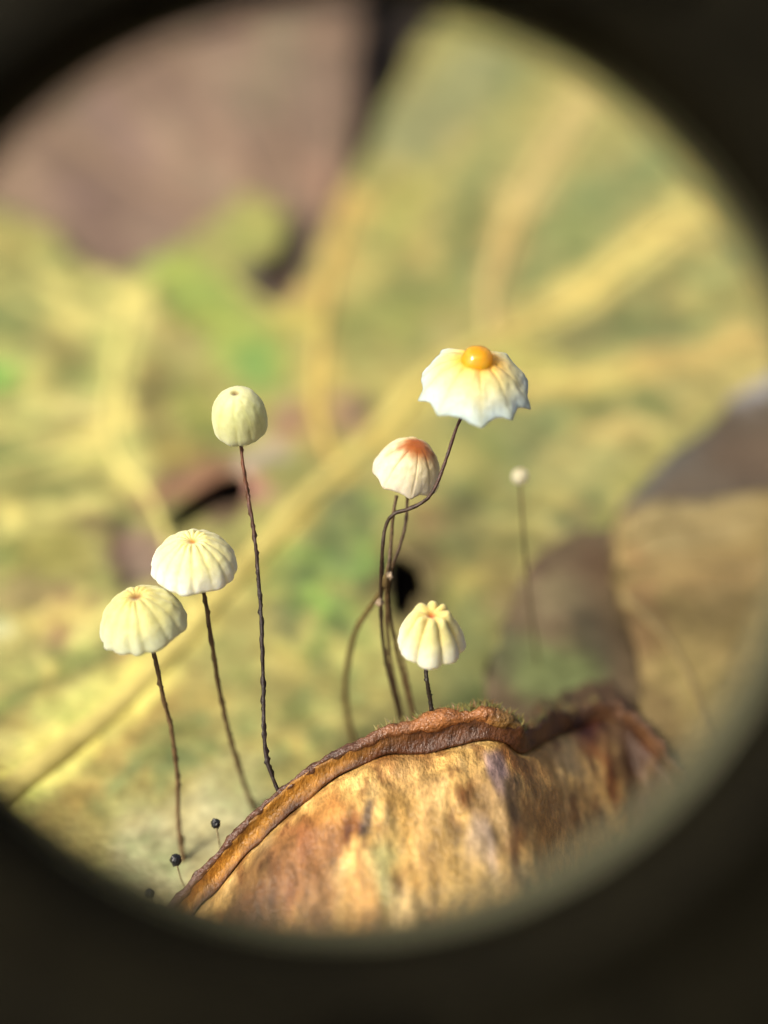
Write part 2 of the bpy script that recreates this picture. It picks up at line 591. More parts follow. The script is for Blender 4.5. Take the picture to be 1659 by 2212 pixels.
holes = [[(345, 1165), (390, 1085), (470, 1030), (528, 1020), (530, 1085), (470, 1100), (410, 1140)],
         [(838, 1250), (850, 1205), (878, 1215), (905, 1240), (915, 1290), (895, 1300), (880, 1335), (850, 1330), (842, 1290)]]
Y_SEED, Y_AMP = 2.3, 0.045
yl = flat_leaf('fallen_leaf', outline, 0.0, (166, 156, 86), yellow_strokes, holes, 0.045, Y_AMP, Y_SEED)
tag(yl, 'large yellow green fallen leaf with pale veins lying behind the mushrooms', 'leaf')
V = lambda name, pts, r0, r1, c: vein(yl, name, pts, 0.0, Y_AMP, Y_SEED, r0, r1, c)
V('midrib', [(-60, 1800), (140, 1625), (330, 1450), (540, 1215), (800, 935), (960, 795), (1150, 690), (1350, 560), (1560, 420)], 0.045, 0.030, (230, 206, 110))
V('vein', [(1060, 745), (1065, 600), (1130, 430), (1270, 190)], 0.02, 0.03, (220, 190, 116))
V('vein', [(1000, 790), (1150, 830), (1400, 795), (1680, 715)], 0.02, 0.025, (212, 184, 104))
V('vein', [(735, 1005), (690, 880), (695, 740), (710, 620), (760, 430)], 0.02, 0.022, (216, 182, 90))
V('vein', [(420, 1350), (330, 1080), (240, 960), (250, 800), (290, 640)], 0.014, 0.016, (232, 214, 120))
V('vein', [(690, 735), (600, 680), (480, 600)], 0.016, 0.012, (190, 180, 84))
V('vein', [(230, 900), (120, 880), (-60, 920)], 0.02, 0.014, (206, 190, 110))
V('vein', [(240, 960), (110, 970), (-60, 1010)], 0.02, 0.014, (206, 190, 110))

# mauve brown leaf
ml = flat_leaf('fallen_leaf', [(-800, 420), (-500, 100), (200, -150), (600, -260), (790, -200), (775, 60), (772, 260), (756, 400), (735, 500),
               (690, 590), (640, 640), (560, 690), (440, 660), (330, 660), (215, 655), (100, 590), (-100, 520)], -0.11, (140, 113, 94),
               [(350, 340, 500, 120, 50, (160, 130, 108)), (170, 420, 300, 540, 60, (134, 106, 94)), (640, 150, 700, 400, 40, (136, 108, 92)),
                (560, 250, 600, 20, 36, (138, 122, 98)), (690, 380, 720, 460, 26, (172, 124, 106)), (420, 560, 540, 470, 50, (160, 132, 92)),
                (290, 330, 180, 180, 26, (148, 118, 108)), (450, 420, 380, 200, 22, (140, 112, 96))]
               + fan(40, 92, 145, [(138, 110, 98), (166, 136, 112), (140, 126, 100), (128, 100, 90)], 0.5, 6, 560, 900),
               step=0.09, amp=0.07, seed=5.1, mat='dead_leaf')
tag(ml, 'mauve brown dead leaf pointing its tip at the yellow leaf', 'leaf')
for pts in ([(700, 480), (600, 250), (520, -60)], [(650, 500), (450, 280), (250, 20)], [(720, 440), (730, 200), (720, -100)], [(560, 490), (330, 400), (60, 230)]):
    vein(ml, 'vein', pts, -0.11, 0.07, 5.1, 0.02, 0.025, (150, 118, 98))

# grey brown leaf and golden tan leaf on the right, between them a scrap whose brown paints shade
gl = flat_leaf('fallen_leaf', [(1310, 1120), (1400, 1035), (1520, 930), (1600, 850), (1720, 780), (2100, 720), (2500, 900), (2400, 1250), (1900, 1160), (1600, 1120), (1450, 1100)], 0.07,
               (98, 84, 70), [(1590, 850, 1700, 800, 32, (176, 172, 178)), (1360, 1070, 1500, 950, 26, (96, 92, 88)), (1600, 1000, 1750, 960, 60, (104, 84, 66))],  # first stroke paints the bluish highlight of the wet edge
               step=0.07, amp=0.05, seed=8.4, mat='dead_leaf')
tag(gl, 'dark grey brown leaf with a wet highlight painted pale on its edge', 'leaf')
bs = flat_leaf('shade_toned_scrap', [(1040, 1480), (1120, 1290), (1180, 1200), (1290, 1150), (1450, 1170), (1560, 1400), (1520, 1620), (1250, 1640), (1100, 1600)], 0.06,
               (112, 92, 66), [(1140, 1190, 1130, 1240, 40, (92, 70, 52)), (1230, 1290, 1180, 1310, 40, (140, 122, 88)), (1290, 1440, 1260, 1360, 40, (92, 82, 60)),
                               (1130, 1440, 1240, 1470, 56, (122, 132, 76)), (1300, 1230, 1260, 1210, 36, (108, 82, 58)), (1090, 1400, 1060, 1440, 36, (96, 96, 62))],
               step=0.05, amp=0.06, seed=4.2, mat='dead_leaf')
tag(bs, 'scrap of dead leaf painted brown for shade behind the curled leaf', 'leaf')
tl = flat_leaf('fallen_leaf', [(1335, 1125), (1420, 1085), (1560, 1075), (1900, 1060), (2350, 1150), (2450, 1600), (2200, 2000), (1650, 2000), (1480, 1780), (1400, 1600), (1375, 1400), (1330, 1240)], 0.12,
               (152, 128, 74), [(1400, 1150, 1600, 1110, 50, (168, 146, 96)), (1430, 1250, 1650, 1230, 40, (162, 132, 80)), (1440, 1330, 1700, 1390, 40, (140, 118, 66)),
                                (1480, 1450, 1650, 1560, 60, (156, 134, 76)), (1400, 1500, 1480, 1640, 40, (128, 104, 60)), (1370, 1200, 1390, 1400, 30, (150, 116, 70))],
               step=0.06, amp=0.05, seed=6.6, mat='dead_leaf')
tag(tl, 'golden tan fallen leaf beside the dark grey brown leaf', 'leaf')
for pts in ([(1345, 1240), (1500, 1230), (1750, 1250)], [(1350, 1290), (1470, 1420), (1560, 1620)], [(1345, 1180), (1480, 1130), (1750, 1100)]):
    vein(tl, 'vein', pts, 0.12, 0.05, 6.6, 0.014, 0.010, (150, 126, 76))

# ------------------------------------------------------------------ the curled brown leaf in front
ridge_view = [(215, 2130, 4.93), (370, 1962, 4.96), (430, 1892, 4.98), (520, 1792, 5.0), (600, 1716, 5.0), (680, 1657, 5.0), (760, 1613, 5.0),
              (860, 1580, 5.01), (950, 1557, 5.02), (1030, 1545, 5.03), (1085, 1558, 5.05), (1125, 1588, 5.10), (1160, 1572, 5.25), (1205, 1552, 5.42), (1250, 1532, 5.54),
              (1300, 1508, 5.60), (1350, 1525, 5.60), (1410, 1590, 5.52), (1490, 1680, 5.38), (1580, 1760, 5.12), (1720, 1880, 4.95)]
NU = 12
ridge = spline([at(*p) for p in ridge_view], NU)
ridge0 = [p.copy() for p in ridge]
for k, p in enumerate(ridge):
    w = 0.40 + 0.60 * sstep(0.28, 0.36, p.x)
    p += (UP * fbm(p * 13, 4) + RIGHT * fbm(p * 13 + Vector((5, 0, 0)), 3)) * 0.03 * w * (0.35 + 0.65 * sstep(-0.3, 0.1, p.x))
ridge_px = spline([(p[0], p[1], 0) for p in ridge_view], NU)
nr = len(ridge)


def band(rows, name, mat, parent, colf, close=False):
    """rows: list over u of lists of points."""
    m_ = len(rows[0])
    verts = [p for r in rows for p in r]
    cols = [colf(u, v, rows[u][v]) for u in range(len(rows)) for v in range(m_)]
    faces = []
    for u in range(len(rows) - 1):
        for v in range(m_ - (0 if close else 1)):
            w = (v + 1) % m_
            faces.append((u * m_ + v, u * m_ + w, (u + 1) * m_ + w, (u + 1) * m_ + v))
    return mesh_obj(name, verts, faces, mat, parent, cols)


TOWARD = Vector((0.02, -1, 0)).normalized()
rim_w, wall_h = [], []
for u in range(nr):
    x = ridge_px[u].x
    rim_w.append(0.0095 if x < 700 else 0.0095 + 0.013 * sstep(700, 980, x) - 0.019 * sstep(1070, 1135, x))
    wall_h.append(0.010 + 0.046 * (1 - sstep(430, 860, x)) + 0.020 * sstep(820, 930, x) * (1 - sstep(1020, 1120, x)))
    wall_h[-1] *= 1 + 0.35 * fbm(ridge0[u] * 5, 3)
root = empty('curled_leaf', onto(900, 1900, 0.0))
RL = root.location.copy()


def crumple(p, k):
    return (0.024 * fbm(Vector((p.x * 5.5, p.y * 3.0, 4.0)), 3) + 0.012 * fbm(Vector((p.x * 20, p.y * 8.0, 7.0)), 4)) * k


body_rows = []
NV = 66
for u in range(nr):
    r = ridge0[u]; x = ridge_px[u].x
    start = r + Vector((0, -0.012 - 0.75 * wall_h[u], -0.012 - wall_h[u] * 0.72))
    row = []
    for v in range(NV + 1):
        t = v / NV
        s = 1.55 * t ** 1.25
        fan = (x - 900) / 900.0
        p = start + TOWARD * s + RIGHT * (0.22 * fan * s)
        crease = -0.03 * math.exp(-(s / 0.03) ** 2)
        slope = 0.06 * sstep(0, 0.22, s) - 0.30 * s - 0.06 * s * s
        fold = 0.0
        if x > 1130:
            fold = -0.10 * math.exp(-((x + 90 * s - 1385) / 70.0) ** 2) * sstep(0, 0.15, s)
        z = p.z + crease + slope + fold + crumple(p, sstep(0.0, 0.12, s))
        row.append(Vector((p.x, p.y, z)))
    body_rows.append(row)
body_marks = [(700, 1790, 40, (196, 140, 74)), (900, 1700, 60, (196, 160, 100)), (1060, 1700, 50, (180, 150, 96)), (830, 1880, 40, (158, 160, 104)),
              (1050, 1830, 26, (196, 176, 160)), (1075, 1640, 22, (176, 150, 150)), (1110, 1720, 26, (96, 74, 52)), (1000, 1930, 60, (190, 160, 92)),
              (620, 1870, 50, (150, 100, 60)), (560, 1930, 60, (96, 66, 40)), (690, 1930, 50, (130, 92, 56)), (1200, 1820, 70, (186, 146, 84)),
              (1180, 1640, 40, (190, 146, 82)), (1330, 1560, 60, (92, 64, 48)), (1400, 1680, 60, (80, 56, 46)), (1250, 1560, 40, (150, 106, 66)),
              (1470, 1740, 60, (74, 52, 42)), (1300, 1900, 80, (160, 128, 72)), (780, 1730, 14, (60, 52, 56)), (745, 1790, 16, (120, 70, 36)),
              (1270, 1510, 36, (84, 36, 22)), (860, 1790, 34, (206, 166, 92)), (950, 1830, 40, (168, 136, 72)), (780, 1950, 40, (196, 150, 84))]
marks = []
for (mx, my, mr, mc) in body_marks:
    # nearest body vertex by view direction gives the mark's place on the leaf
    best, bp = 1e9, None
    for row in body_rows[::2]:
        for p in row[::2]:
            d = p - CAM
            w = d.dot(FWD)
            e = abs(d.dot(RIGHT) / w * FPX + CX - mx) + abs(CY - d.dot(UP) / w * FPX - my)
            if e < best:
                best, bp = e, p
    marks.append((bp, mr / 830.0, alb(mc)))


def body_col(u, v, p):
    n = fbm(Vector((p.x * 9, p.y * 4.5, 3.0)), 4)
    c = mix3(alb((222, 182, 108)), alb((150, 98, 48)), sstep(0.05, 0.5, n))
    c = mix3(c, alb((228, 198, 136)), sstep(0.05, 0.5, -n) * 0.7)
    n2 = fbm(Vector((p.x * 26, p.y * 10, 8.0)), 4)
    c = mix3(c, alb((112, 66, 32)), 0.75 * sstep(0.14, 0.45, n2))
    q = Vector((p.x + 0.03 * fbm(Vector((p.x * 12, p.y * 6, 0)), 2), p.y + 0.08 * fbm(Vector((p.x * 12, p.y * 6, 5)), 2)))
    for mp, mr, mc in marks:
        d = math.hypot(q.x - mp.x, (q.y - mp.y) * 0.42)
        k = 0.85 * (1 - sstep(0.5 * mr, 1.4 * mr, d))
        if k > 0:
            c = mix3(c, mc, k)
    return c


bd = local(band(body_rows, 'leaf_blade', M['curled_leaf'], root, body_col), RL)
so = bd.modifiers.new('thickness', 'SOLIDIFY'); so.thickness = 0.02; so.offset = -1

# inner wall of the rolled edge, golden, with the shadow under the rim painted darker to the right
wall_rows = []
for u in range(nr):
    r = ridge[u]
    end = body_rows[u][0]
    row = []
    for v in range(9):
        t = v / 8
        p = r.lerp(end, t) + Vector((0, 0.35 * wall_h[u], -0.25 * wall_h[u])) * math.sin(math.pi * t) * 0.7
        p.z += 0.006 * fbm(p * 14, 3)
        row.append(p)
    wall_rows.append(row)


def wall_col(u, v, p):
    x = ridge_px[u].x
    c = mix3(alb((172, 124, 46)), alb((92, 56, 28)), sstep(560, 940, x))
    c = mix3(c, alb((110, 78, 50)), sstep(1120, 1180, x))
    return mix3(c, alb((84, 48, 22)), sstep(0.5, 1.0, v / 8 + 0.25 * fbm(p * 9, 3)))  # painted shade deepens down the wall to the crease


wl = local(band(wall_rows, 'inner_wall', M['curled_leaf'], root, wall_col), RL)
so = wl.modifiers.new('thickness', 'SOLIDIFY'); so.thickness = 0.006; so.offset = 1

# the rolled rim itself
rim_rows = []
for u in range(nr):
    r = ridge[u]
    d = (ridge[min(u + 1, nr - 1)] - ridge[max(u - 1, 0)]).normalized()
    out = d.cross(FWD).normalized()
    if out.z < 0:
        out.negate()
    w = rim_w[u] * (1 + 0.55 * fbm(r * 11, 4))
    row = []
    for i in range(12):
        a = 2 * math.pi * i / 12
        q = r + out * (w * math.sin(a)) + FWD * (1.1 * w * math.cos(a) + 0.5 * w)
        q += out * (0.007 * fbm(q * 34, 3))
        row.append(q)
    rim_rows.append(row)


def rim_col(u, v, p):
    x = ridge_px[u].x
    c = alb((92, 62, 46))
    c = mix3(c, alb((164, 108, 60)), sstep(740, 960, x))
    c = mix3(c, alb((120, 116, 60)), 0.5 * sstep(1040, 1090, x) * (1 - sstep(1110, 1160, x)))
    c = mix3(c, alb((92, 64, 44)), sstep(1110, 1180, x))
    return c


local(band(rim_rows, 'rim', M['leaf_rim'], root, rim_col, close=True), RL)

# outer flank behind the rim, down to the litter
flank_rows = []
for u in range(nr):
    r = ridge[u] + FWD * 0.012
    row = []
    for v in range(11):
        t = v / 10
        p = r + Vector((0, (0.10 + 0.36 * sstep(640, 760, ridge_px[u].x)) * t + 0.03 * math.sin(math.pi * t), 0)) 
        p.z = r.z + (-0.04 - r.z) * t ** 0.8
        p.z += 0.008 * fbm(p * 8, 3) * t
        row.append(p)
    flank_rows.append(row)
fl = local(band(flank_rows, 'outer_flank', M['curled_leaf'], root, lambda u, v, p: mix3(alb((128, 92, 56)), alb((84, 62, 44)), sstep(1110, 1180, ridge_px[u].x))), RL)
so = fl.modifiers.new('thickness', 'SOLIDIFY'); so.thickness = 0.012; so.offset = 1
tag(root, 'brown curled dead leaf with a dark rolled rim the mushrooms grow from', 'leaf')


# ------------------------------------------------------------------ mushrooms
def tube(name, pts, radius, mat, parent, cols, n=10, lumps=0.0, seed=0.0):
    verts, faces, vc = [], [], []
    up = Vector((0.3, 1, 0.2)).normalized()
    for k, p in enumerate(pts):
        d = (pts[min(k + 1, len(pts) - 1)] - pts[max(k - 1, 0)]).normalized()
        s = d.cross(up).normalized(); b2 = s.cross(d).normalized()
        t = k / (len(pts) - 1)
        r = radius(t)
        r *= 1 + 0.16 * fbm(Vector((t * 30, seed, 0)), 3)
        for i in range(n):
            a = 2 * math.pi * i / n
            rr = r * (1 + lumps * max(0.0, fbm(Vector((math.cos(a) * 1.2, math.sin(a) * 1.2, t * 55 + seed * 7)), 2) - 0.12) * 2.4)
            verts.append(p + s * (rr * math.cos(a)) + b2 * (rr * math.sin(a)))
            vc.append(cols(t))
    for k in range(len(pts) - 1):
        for i in range(n):
            faces.append((k * n + i, k * n + (i + 1) % n, (k + 1) * n + (i + 1) % n, (k + 1) * n + i))
    faces.append(tuple(range(n))[::-1])
    faces.append(tuple(range((len(pts) - 1) * n, len(pts) * n)))
    return mesh_obj(name, verts, faces, mat, parent, vc)


def cap_mesh(spec):
    """Pleated cap: apex up along local z, margin plane at z = 0.  Returns verts, faces, cols (units: cap radius 1)."""
    n, H = spec['pleats'], spec['H']
    NT, NR = spec.get('nt', 176), 34
    depth, dip, shoulder = spec['depth'], spec.get('dip', 0.05), spec.get('shoulder', 0.75)
    seed = spec.get('seed', 0.0)
    rnd = random.Random(int(seed * 100))
    phase = spec.get('phase', 0.0)
    # pleats of uneven width
    cuts = [phase + (k + rnd.uniform(-0.16, 0.16)) * 2 * math.pi / n for k in range(n)]
    lobe_len = [rnd.uniform(-1, 1) for _ in range(n)]

    def pleat(th):
        best, idx, frac = None, 0, 0
        for k in range(n):
            a0 = cuts[k]; a1 = cuts[(k + 1) % n] + (2 * math.pi if k == n - 1 else 0)
            x = (th - a0) % (2 * math.pi)
            if x < a1 - a0:
                return k, x / (a1 - a0)
        return 0, 0.0

    def rim_mod(th, k, f):
        m_ = 1 + spec.get('ragged', 0.03) * lobe_len[k] * math.sin(math.pi * f)
        if spec.get('spikes'):
            m_ += spec['spikes'] * (abs(2 * f - 1) ** 1.7 - 0.35) * (0.22 + 0.78 * sstep(0.35, -0.25, math.sin(th)))
        return m_ + 0.012 * fbm(Vector((math.cos(th) * 6, math.sin(th) * 6, seed)), 3)

    verts, faces, cols = [], [], []
    for side in (0, 1):
        for j in range(NR + 1):
            t = j / NR
            phi = t * math.pi / 2 * spec.get('wrap', 1.0)
            for i in range(NT):
                th = 2 * math.pi * i / NT
                k, f = pleat(th)
                lobe = math.sin(math.pi * f) ** spec.get('lobe_pow', 0.55)
                g = sstep(0.10, spec.get('full', 0.4), t)
                r = math.sin(phi) ** spec.get('rpow', 1.0)
                z = H * max(0.0, math.cos(phi)) ** shoulder if phi <= math.pi / 2 else -H * 0.5 * (-math.cos(phi))
                z -= dip * math.exp(-(r / 0.13) ** 2)
                crown = spec.get('crown', 0.0) * math.exp(-((r - spec.get('crown_r', 0.30)) / spec.get('crown_w', 0.13)) ** 2) * lobe
                dr = -depth * (1 - lobe) * g
                m_ = 1 + (rim_mod(th, k, f) - 1) * t ** 3
                nr_ = math.sin(phi); nz_ = math.cos(phi)
                r2 = max(0.0, r * m_ + dr * nr_ + crown * 0.25)
                z2 = z + dr * nz_ * 0.8 + crown - (m_ - 1) * H * spec.get('hang', 0.5) * t
                w = spec.get('warp')
                if w:
                    z2 += w(th, t)
                rg = 0.012 * spec.get('rough', 1.0) * fbm(Vector((r2 * math.cos(th) * 5, r2 * math.sin(th) * 5, z2 * 5 + seed)), 3)
                r2 += rg
                z2 += rg
                if side:
                    tk = spec.get('thin', 1.0); r2 *= 1 - 0.045 * tk; z2 = z2 - 0.045 * tk * (1 - t * 0.6)
                ex = spec.get('oval', 1.0)
                verts.append(Vector((r2 * math.cos(th) * ex, r2 * math.sin(th), z2)))
                cols.append(spec['col'](t, lobe, th, r))
    def idx(s, j, i):
        return s * (NR + 1) * NT + j * NT + i % NT
    for s in (0, 1):
        for j in range(NR):
            for i in range(NT):
                q = (idx(s, j, i), idx(s, j + 1, i), idx(s, j + 1, i + 1), idx(s, j, i + 1))
                faces.append(q if s == 0 else q[::-1])
    for i in range(NT):
        faces.append((idx(0, NR, i), idx(1, NR, i), idx(1, NR, i + 1), idx(0, NR, i + 1)))
    return verts, faces, cols


def axis_frame(roll, toward):
    """Cap axis: upright, leaned by `roll` degrees to the right and `toward` degrees to the front."""
    return (Matrix.Rotation(R(roll), 4, 'Y') @ Matrix.Rotation(R(toward), 4, 'X'))


def cream(center, mid, rim, spot, spot_r=0.10, furrow=(0.80, 0.74, 0.52)):
    ce, mi, ri, sp = alb(center), alb(mid), alb(rim), alb(spot)

    def f(t, lobe, th, r):
        c = mix3(ce, mi, sstep(0.05, 0.45, t))
        c = mix3(c, ri, sstep(0.55, 1.0, t))
        d = 1 - lobe
        c = tuple(c[i] * (1 - d * 0.55 * (1 - furrow[i]) * sstep(0.08, 0.3, t)) for i in range(3))
        return mix3(c, sp, (1 - sstep(spot_r * 0.35, spot_r * 1.6, r)))
    return f


def mushroom(label, capspec, cap_at, R_, roll, toward, stem_view, stem_r, group=None, stem_cols=((96, 56, 40), (30, 22, 20)), name='mushroom',
             mat='cap', lumps=0.6, gills=True, seed=0.0):
    pts = [at(*p) for p in stem_view]
    root_ = empty(name, pts[-1])
    L = pts[-1]
    tag(root_, label, 'mushroom', group)
    rot = axis_frame(roll, toward)
    c = at(*cap_at)
    v, f, cc = cap_mesh(capspec)
    mtx = Matrix.Translation(c) @ rot @ Matrix.Scale(R_, 4)
    v = [mtx @ p for p in v]
    cap = local(mesh_obj('cap', v, f, M[mat], root_, cc), L)
    # stem enters the cap and ends under its apex
    apex = mtx @ Vector((0, 0, capspec['H'] * 0.80))
    mid = mtx @ Vector((0, 0, (0.15 if capspec.get('wrap', 1) >= 1 else 0.55) * capspec['H']))
    sp = spline([apex, mid] + pts, 14)
    ca, cb = alb(stem_cols[0]), alb(stem_cols[1])
    local(tube('stem', sp, lambda t: stem_r * (0.72 + 0.3 * t), M['stem'], root_, lambda t: mix3(ca, cb, sstep(0.1, 0.55, t)), lumps=lumps, seed=seed), L)
    if gills:
        n = capspec['pleats']
        H = capspec['H']
        gv, NG = [], 8
        for k in range(NG + 1):
            ph = (0.12 + 0.80 * k / NG) * math.pi / 2 * min(1.0, capspec.get('wrap', 1.0))
            r = math.sin(ph) * 0.80; z = H * math.cos(ph) ** capspec.get('shoulder', 0.75) - 0.14
            for sgn in (-1, 1):
                gv.append((r, sgn * 0.012, z)); gv.append((r * 0.94, sgn * 0.008, z - 0.16 * math.sin(math.pi * (k + 0.5) / (NG + 1))))
        gf = []
        for k in range(NG):
            a = k * 4; b2 = a + 4
            gf += [(a, a + 1, b2 + 1, b2), (a + 2, b2 + 2, b2 + 3, a + 3), (a, b2, b2 + 2, a + 2), (a + 1, a + 3, b2 + 3, b2 + 1)]
        gf += [(0, 2, 3, 1), (NG * 4, NG * 4 + 1, NG * 4 + 3, NG * 4 + 2)]
        gm = None
        for k in range(n):
            mw = Matrix.Translation(c - L) @ rot @ Matrix.Rotation(capspec.get('phase', 0) + (k + 0.5) * 2 * math.pi / n, 4, 'Z') @ Matrix.Scale(R_, 4)
            if gm is None:
                g = mesh_obj('gill', gv, gf, M['cap'], cap, [alb((240, 236, 205))] * len(gv))
                gm = g.data
            else:
                g = bpy.data.objects.new('gill', gm)
                col.objects.link(g)
                g.parent = cap
            g.matrix_basis = mw
    return root_, mtx


PX = 5.0 / FPX                                     # one picture unit at the focus distance
GRP = 'pinwheel mushrooms growing from the curled leaf'

# tall one with closed cap
closed = dict(pleats=11, H=1.42, depth=0.035, dip=0.12, shoulder=0.80, wrap=1.36, full=0.9, seed=1.3, ragged=0.02, crown=0.0, rpow=0.86, rough=1.3, oval=1.0,
              col=cream((236, 234, 164), (216, 220, 152), (212, 220, 172), (128, 104, 44), 0.14, (0.86, 0.86, 0.62)))
mushroom('tall slender mushroom with a closed rounded greenish cream cap', closed, (519, 914, 5.0), 60 * PX, -5, 7,
         [(519, 950, 5.0), (530, 1040, 5.0), (546, 1130, 5.0), (557, 1230, 5.0), (564, 1330, 5.0), (568, 1450, 5.0), (570, 1560, 5.0), (576, 1640, 5.0), (602, 1712, 5.005)],
         0.0050, GRP, ((120, 72, 44), (42, 30, 26)), lumps=0.9, gills=False, seed=1)

pl_b = dict(pleats=15, H=1.18, wrap=0.9, depth=0.034, lobe_pow=0.75, dip=0.10, shoulder=0.68, seed=2.2, ragged=0.05, crown=0.055, phase=0.2, full=0.5,
            col=cream((254, 238, 150), (250, 242, 172), (244, 250, 226), (200, 136, 44), 0.10))
mushroom('cream pleated mushroom cap standing just behind a duller lower cap', pl_b, (422, 1252, 5.03), 94 * PX, 0, 2,
         [(441, 1285, 5.04), (458, 1390, 5.10), (476, 1500, 5.22), (502, 1610, 5.34), (530, 1700, 5.43), (556, 1762, 5.50)], 0.0066, GRP, ((60, 46, 36), (104, 82, 56)), seed=2)

pl_c = dict(pleats=14, H=1.24, wrap=0.9, depth=0.030, lobe_pow=0.75, dip=0.09, shoulder=0.66, seed=3.7, ragged=0.045, crown=0.05, phase=0.42, full=0.55,
            col=cream((220, 200, 112), (214, 210, 140), (204, 214, 180), (140, 96, 32), 0.12, (0.84, 0.8, 0.62)))
mushroom('dull cream mushroom cap leaning in front of the brighter pleated cap', pl_c, (320, 1381, 4.97), 96 * PX, -9, -1,
         [(334, 1416, 5.0), (351, 1500, 5.08), (371, 1580, 5.15), (383, 1680, 5.22), (386, 1780, 5.29), (398, 1880, 5.33), (405, 1920, 5.35)], 0.0066, GRP, ((60, 46, 36), (110, 88, 60)), seed=3)


# wide parasol cap with pointed margin and amber drop
def warp_d(th, t):
    s = math.sin(th); c_ = math.cos(th)
    w = 0.0
    for a0, amp, wd in ((R(58), 0.42, 0.30), (R(24), 0.22, 0.40), (R(123), 0.44, 0.30), (R(156), 0.22, 0.40), (R(-90), -0.10, 0.5)):
        d = (th - a0 + math.pi) % (2 * math.pi) - math.pi
        w += amp * math.exp(-(d / wd) ** 2)
    back = (th - R(90) + math.pi) % (2 * math.pi) - math.pi
    w -= 0.62 * math.exp(-(back / 0.26) ** 2)
    return w * t ** 2.2


pl_d = dict(thin=0.45, wrap=0.70, pleats=10, H=1.35, depth=0.05, dip=0.0, shoulder=0.85, seed=4.1, ragged=0.03, crown=0.0, phase=R(-90), spikes=0.15, lobe_pow=0.35, full=0.3, hang=0.3, warp=warp_d, rough=1.3,
            col=cream((248, 200, 76), (232, 223, 160), (192, 213, 213), (250, 176, 30), 0.42, (0.66, 0.56, 0.28)))
md, mtx_d = mushroom('wide open white mushroom with pointed margin and amber drop on top', pl_d, (1019, 937, 5.0), 134 * PX, 3, -7,
         [(990, 915, 4.995), (966, 985, 5.0), (946, 1040, 5.0), (924, 1076, 5.01), (888, 1098, 5.02), (852, 1110, 5.03), (833, 1138, 5.05), (825, 1200, 5.07),
          (822, 1300, 5.16), (829, 1400, 5.24), (848, 1490, 5.31), (868, 1565, 5.37), (874, 1600, 5.39)], 0.0054, GRP, ((78, 48, 40), (60, 46, 34)), mat='cap_thin', lumps=0.3, seed=4)

pl_e = dict(thin=0.5, wrap=0.8, pleats=9, H=1.75, depth=0.06, dip=0.02, shoulder=0.9, seed=5.5, ragged=0.06, crown=0.0, phase=R(-84), lobe_pow=0.35, full=0.5, spikes=0.05,
            col=None)
base_e = cream((250, 206, 120), (250, 232, 184), (238, 228, 202), (160, 84, 26), 0.26, (0.86, 0.74, 0.56))


def col_e(t, lobe, th, r):
    c = base_e(t, lobe, th, r)
    # rusty stain that runs to the right of the top
    x, y = r * math.cos(th), r * math.sin(th)
    d = math.hypot((x - 0.05) * 0.75, (y + 0.10) * 1.3) + 0.10 * fbm(Vector((x * 5, y * 5, 2)), 3)
    d -= 0.16 * (1 - lobe) * sstep(0.9, 0.2, t)
    return mix3(c, alb((164, 84, 24)), 0.94 * (1 - sstep(0.16, 0.66, d)))


pl_e['col'] = col_e
mushroom('small cream mushroom with a rusty orange stain on its top', pl_e, (864, 1059, 5.13), 81 * PX, 15, 8,
         [(880, 1075, 5.14), (876, 1130, 5.14), (862, 1185, 5.12), (846, 1230, 5.13), (838, 1300, 5.2), (856, 1400, 5.27), (880, 1500, 5.34), (904, 1590, 5.4)],
         0.0052, GRP, ((84, 60, 44), (90, 70, 46)), mat='cap_thin', lumps=0.3, seed=5)

pl_f = dict(wrap=0.82, pleats=8, H=1.68, depth=0.13, dip=0.20, shoulder=0.82, seed=6.9, ragged=0.12, crown=0.16, phase=R(-112), lobe_pow=0.6, full=0.5, rpow=1.0, crown_r=0.42, crown_w=0.15,
            col=cream((254, 214, 112), (252, 238, 156), (248, 252, 220), (196, 96, 24), 0.12, (0.78, 0.66, 0.36)))
mushroom('short deeply pleated cream mushroom close above the leaf rim', pl_f, (926, 1424, 4.97), 79 * PX, 2, 3,
         [(920, 1432, 4.99), (923, 1475, 5.0), (929, 1510, 5.02), (934, 1552, 5.035)], 0.0056, GRP, ((70, 46, 32), (40, 34, 24)), seed=6)

pl_g = dict(pleats=8, H=1.1, depth=0.04, dip=0.05, shoulder=0.6, seed=7.9, nt=64, wrap=1.3, full=0.6,
            col=cream((246, 226, 160), (244, 232, 176), (238, 228, 190), (214, 150, 90), 0.2))
gx = [(1124, 1045, 5.50), (1128, 1110, 5.53), (1134, 1190, 5.58), (1144, 1300, 5.72), (1158, 1400, 5.88), (1168, 1460, 5.99)]
mushroom('tiny pinhead mushroom with a pale button cap on a hair thin stem', pl_g, (1124, 1033, 5.50), 18.5 * PX * 1.1, 0, 0, gx, 0.0042, GRP, ((110, 90, 56), (84, 66, 44)), lumps=0.1, gills=False, seed=7)

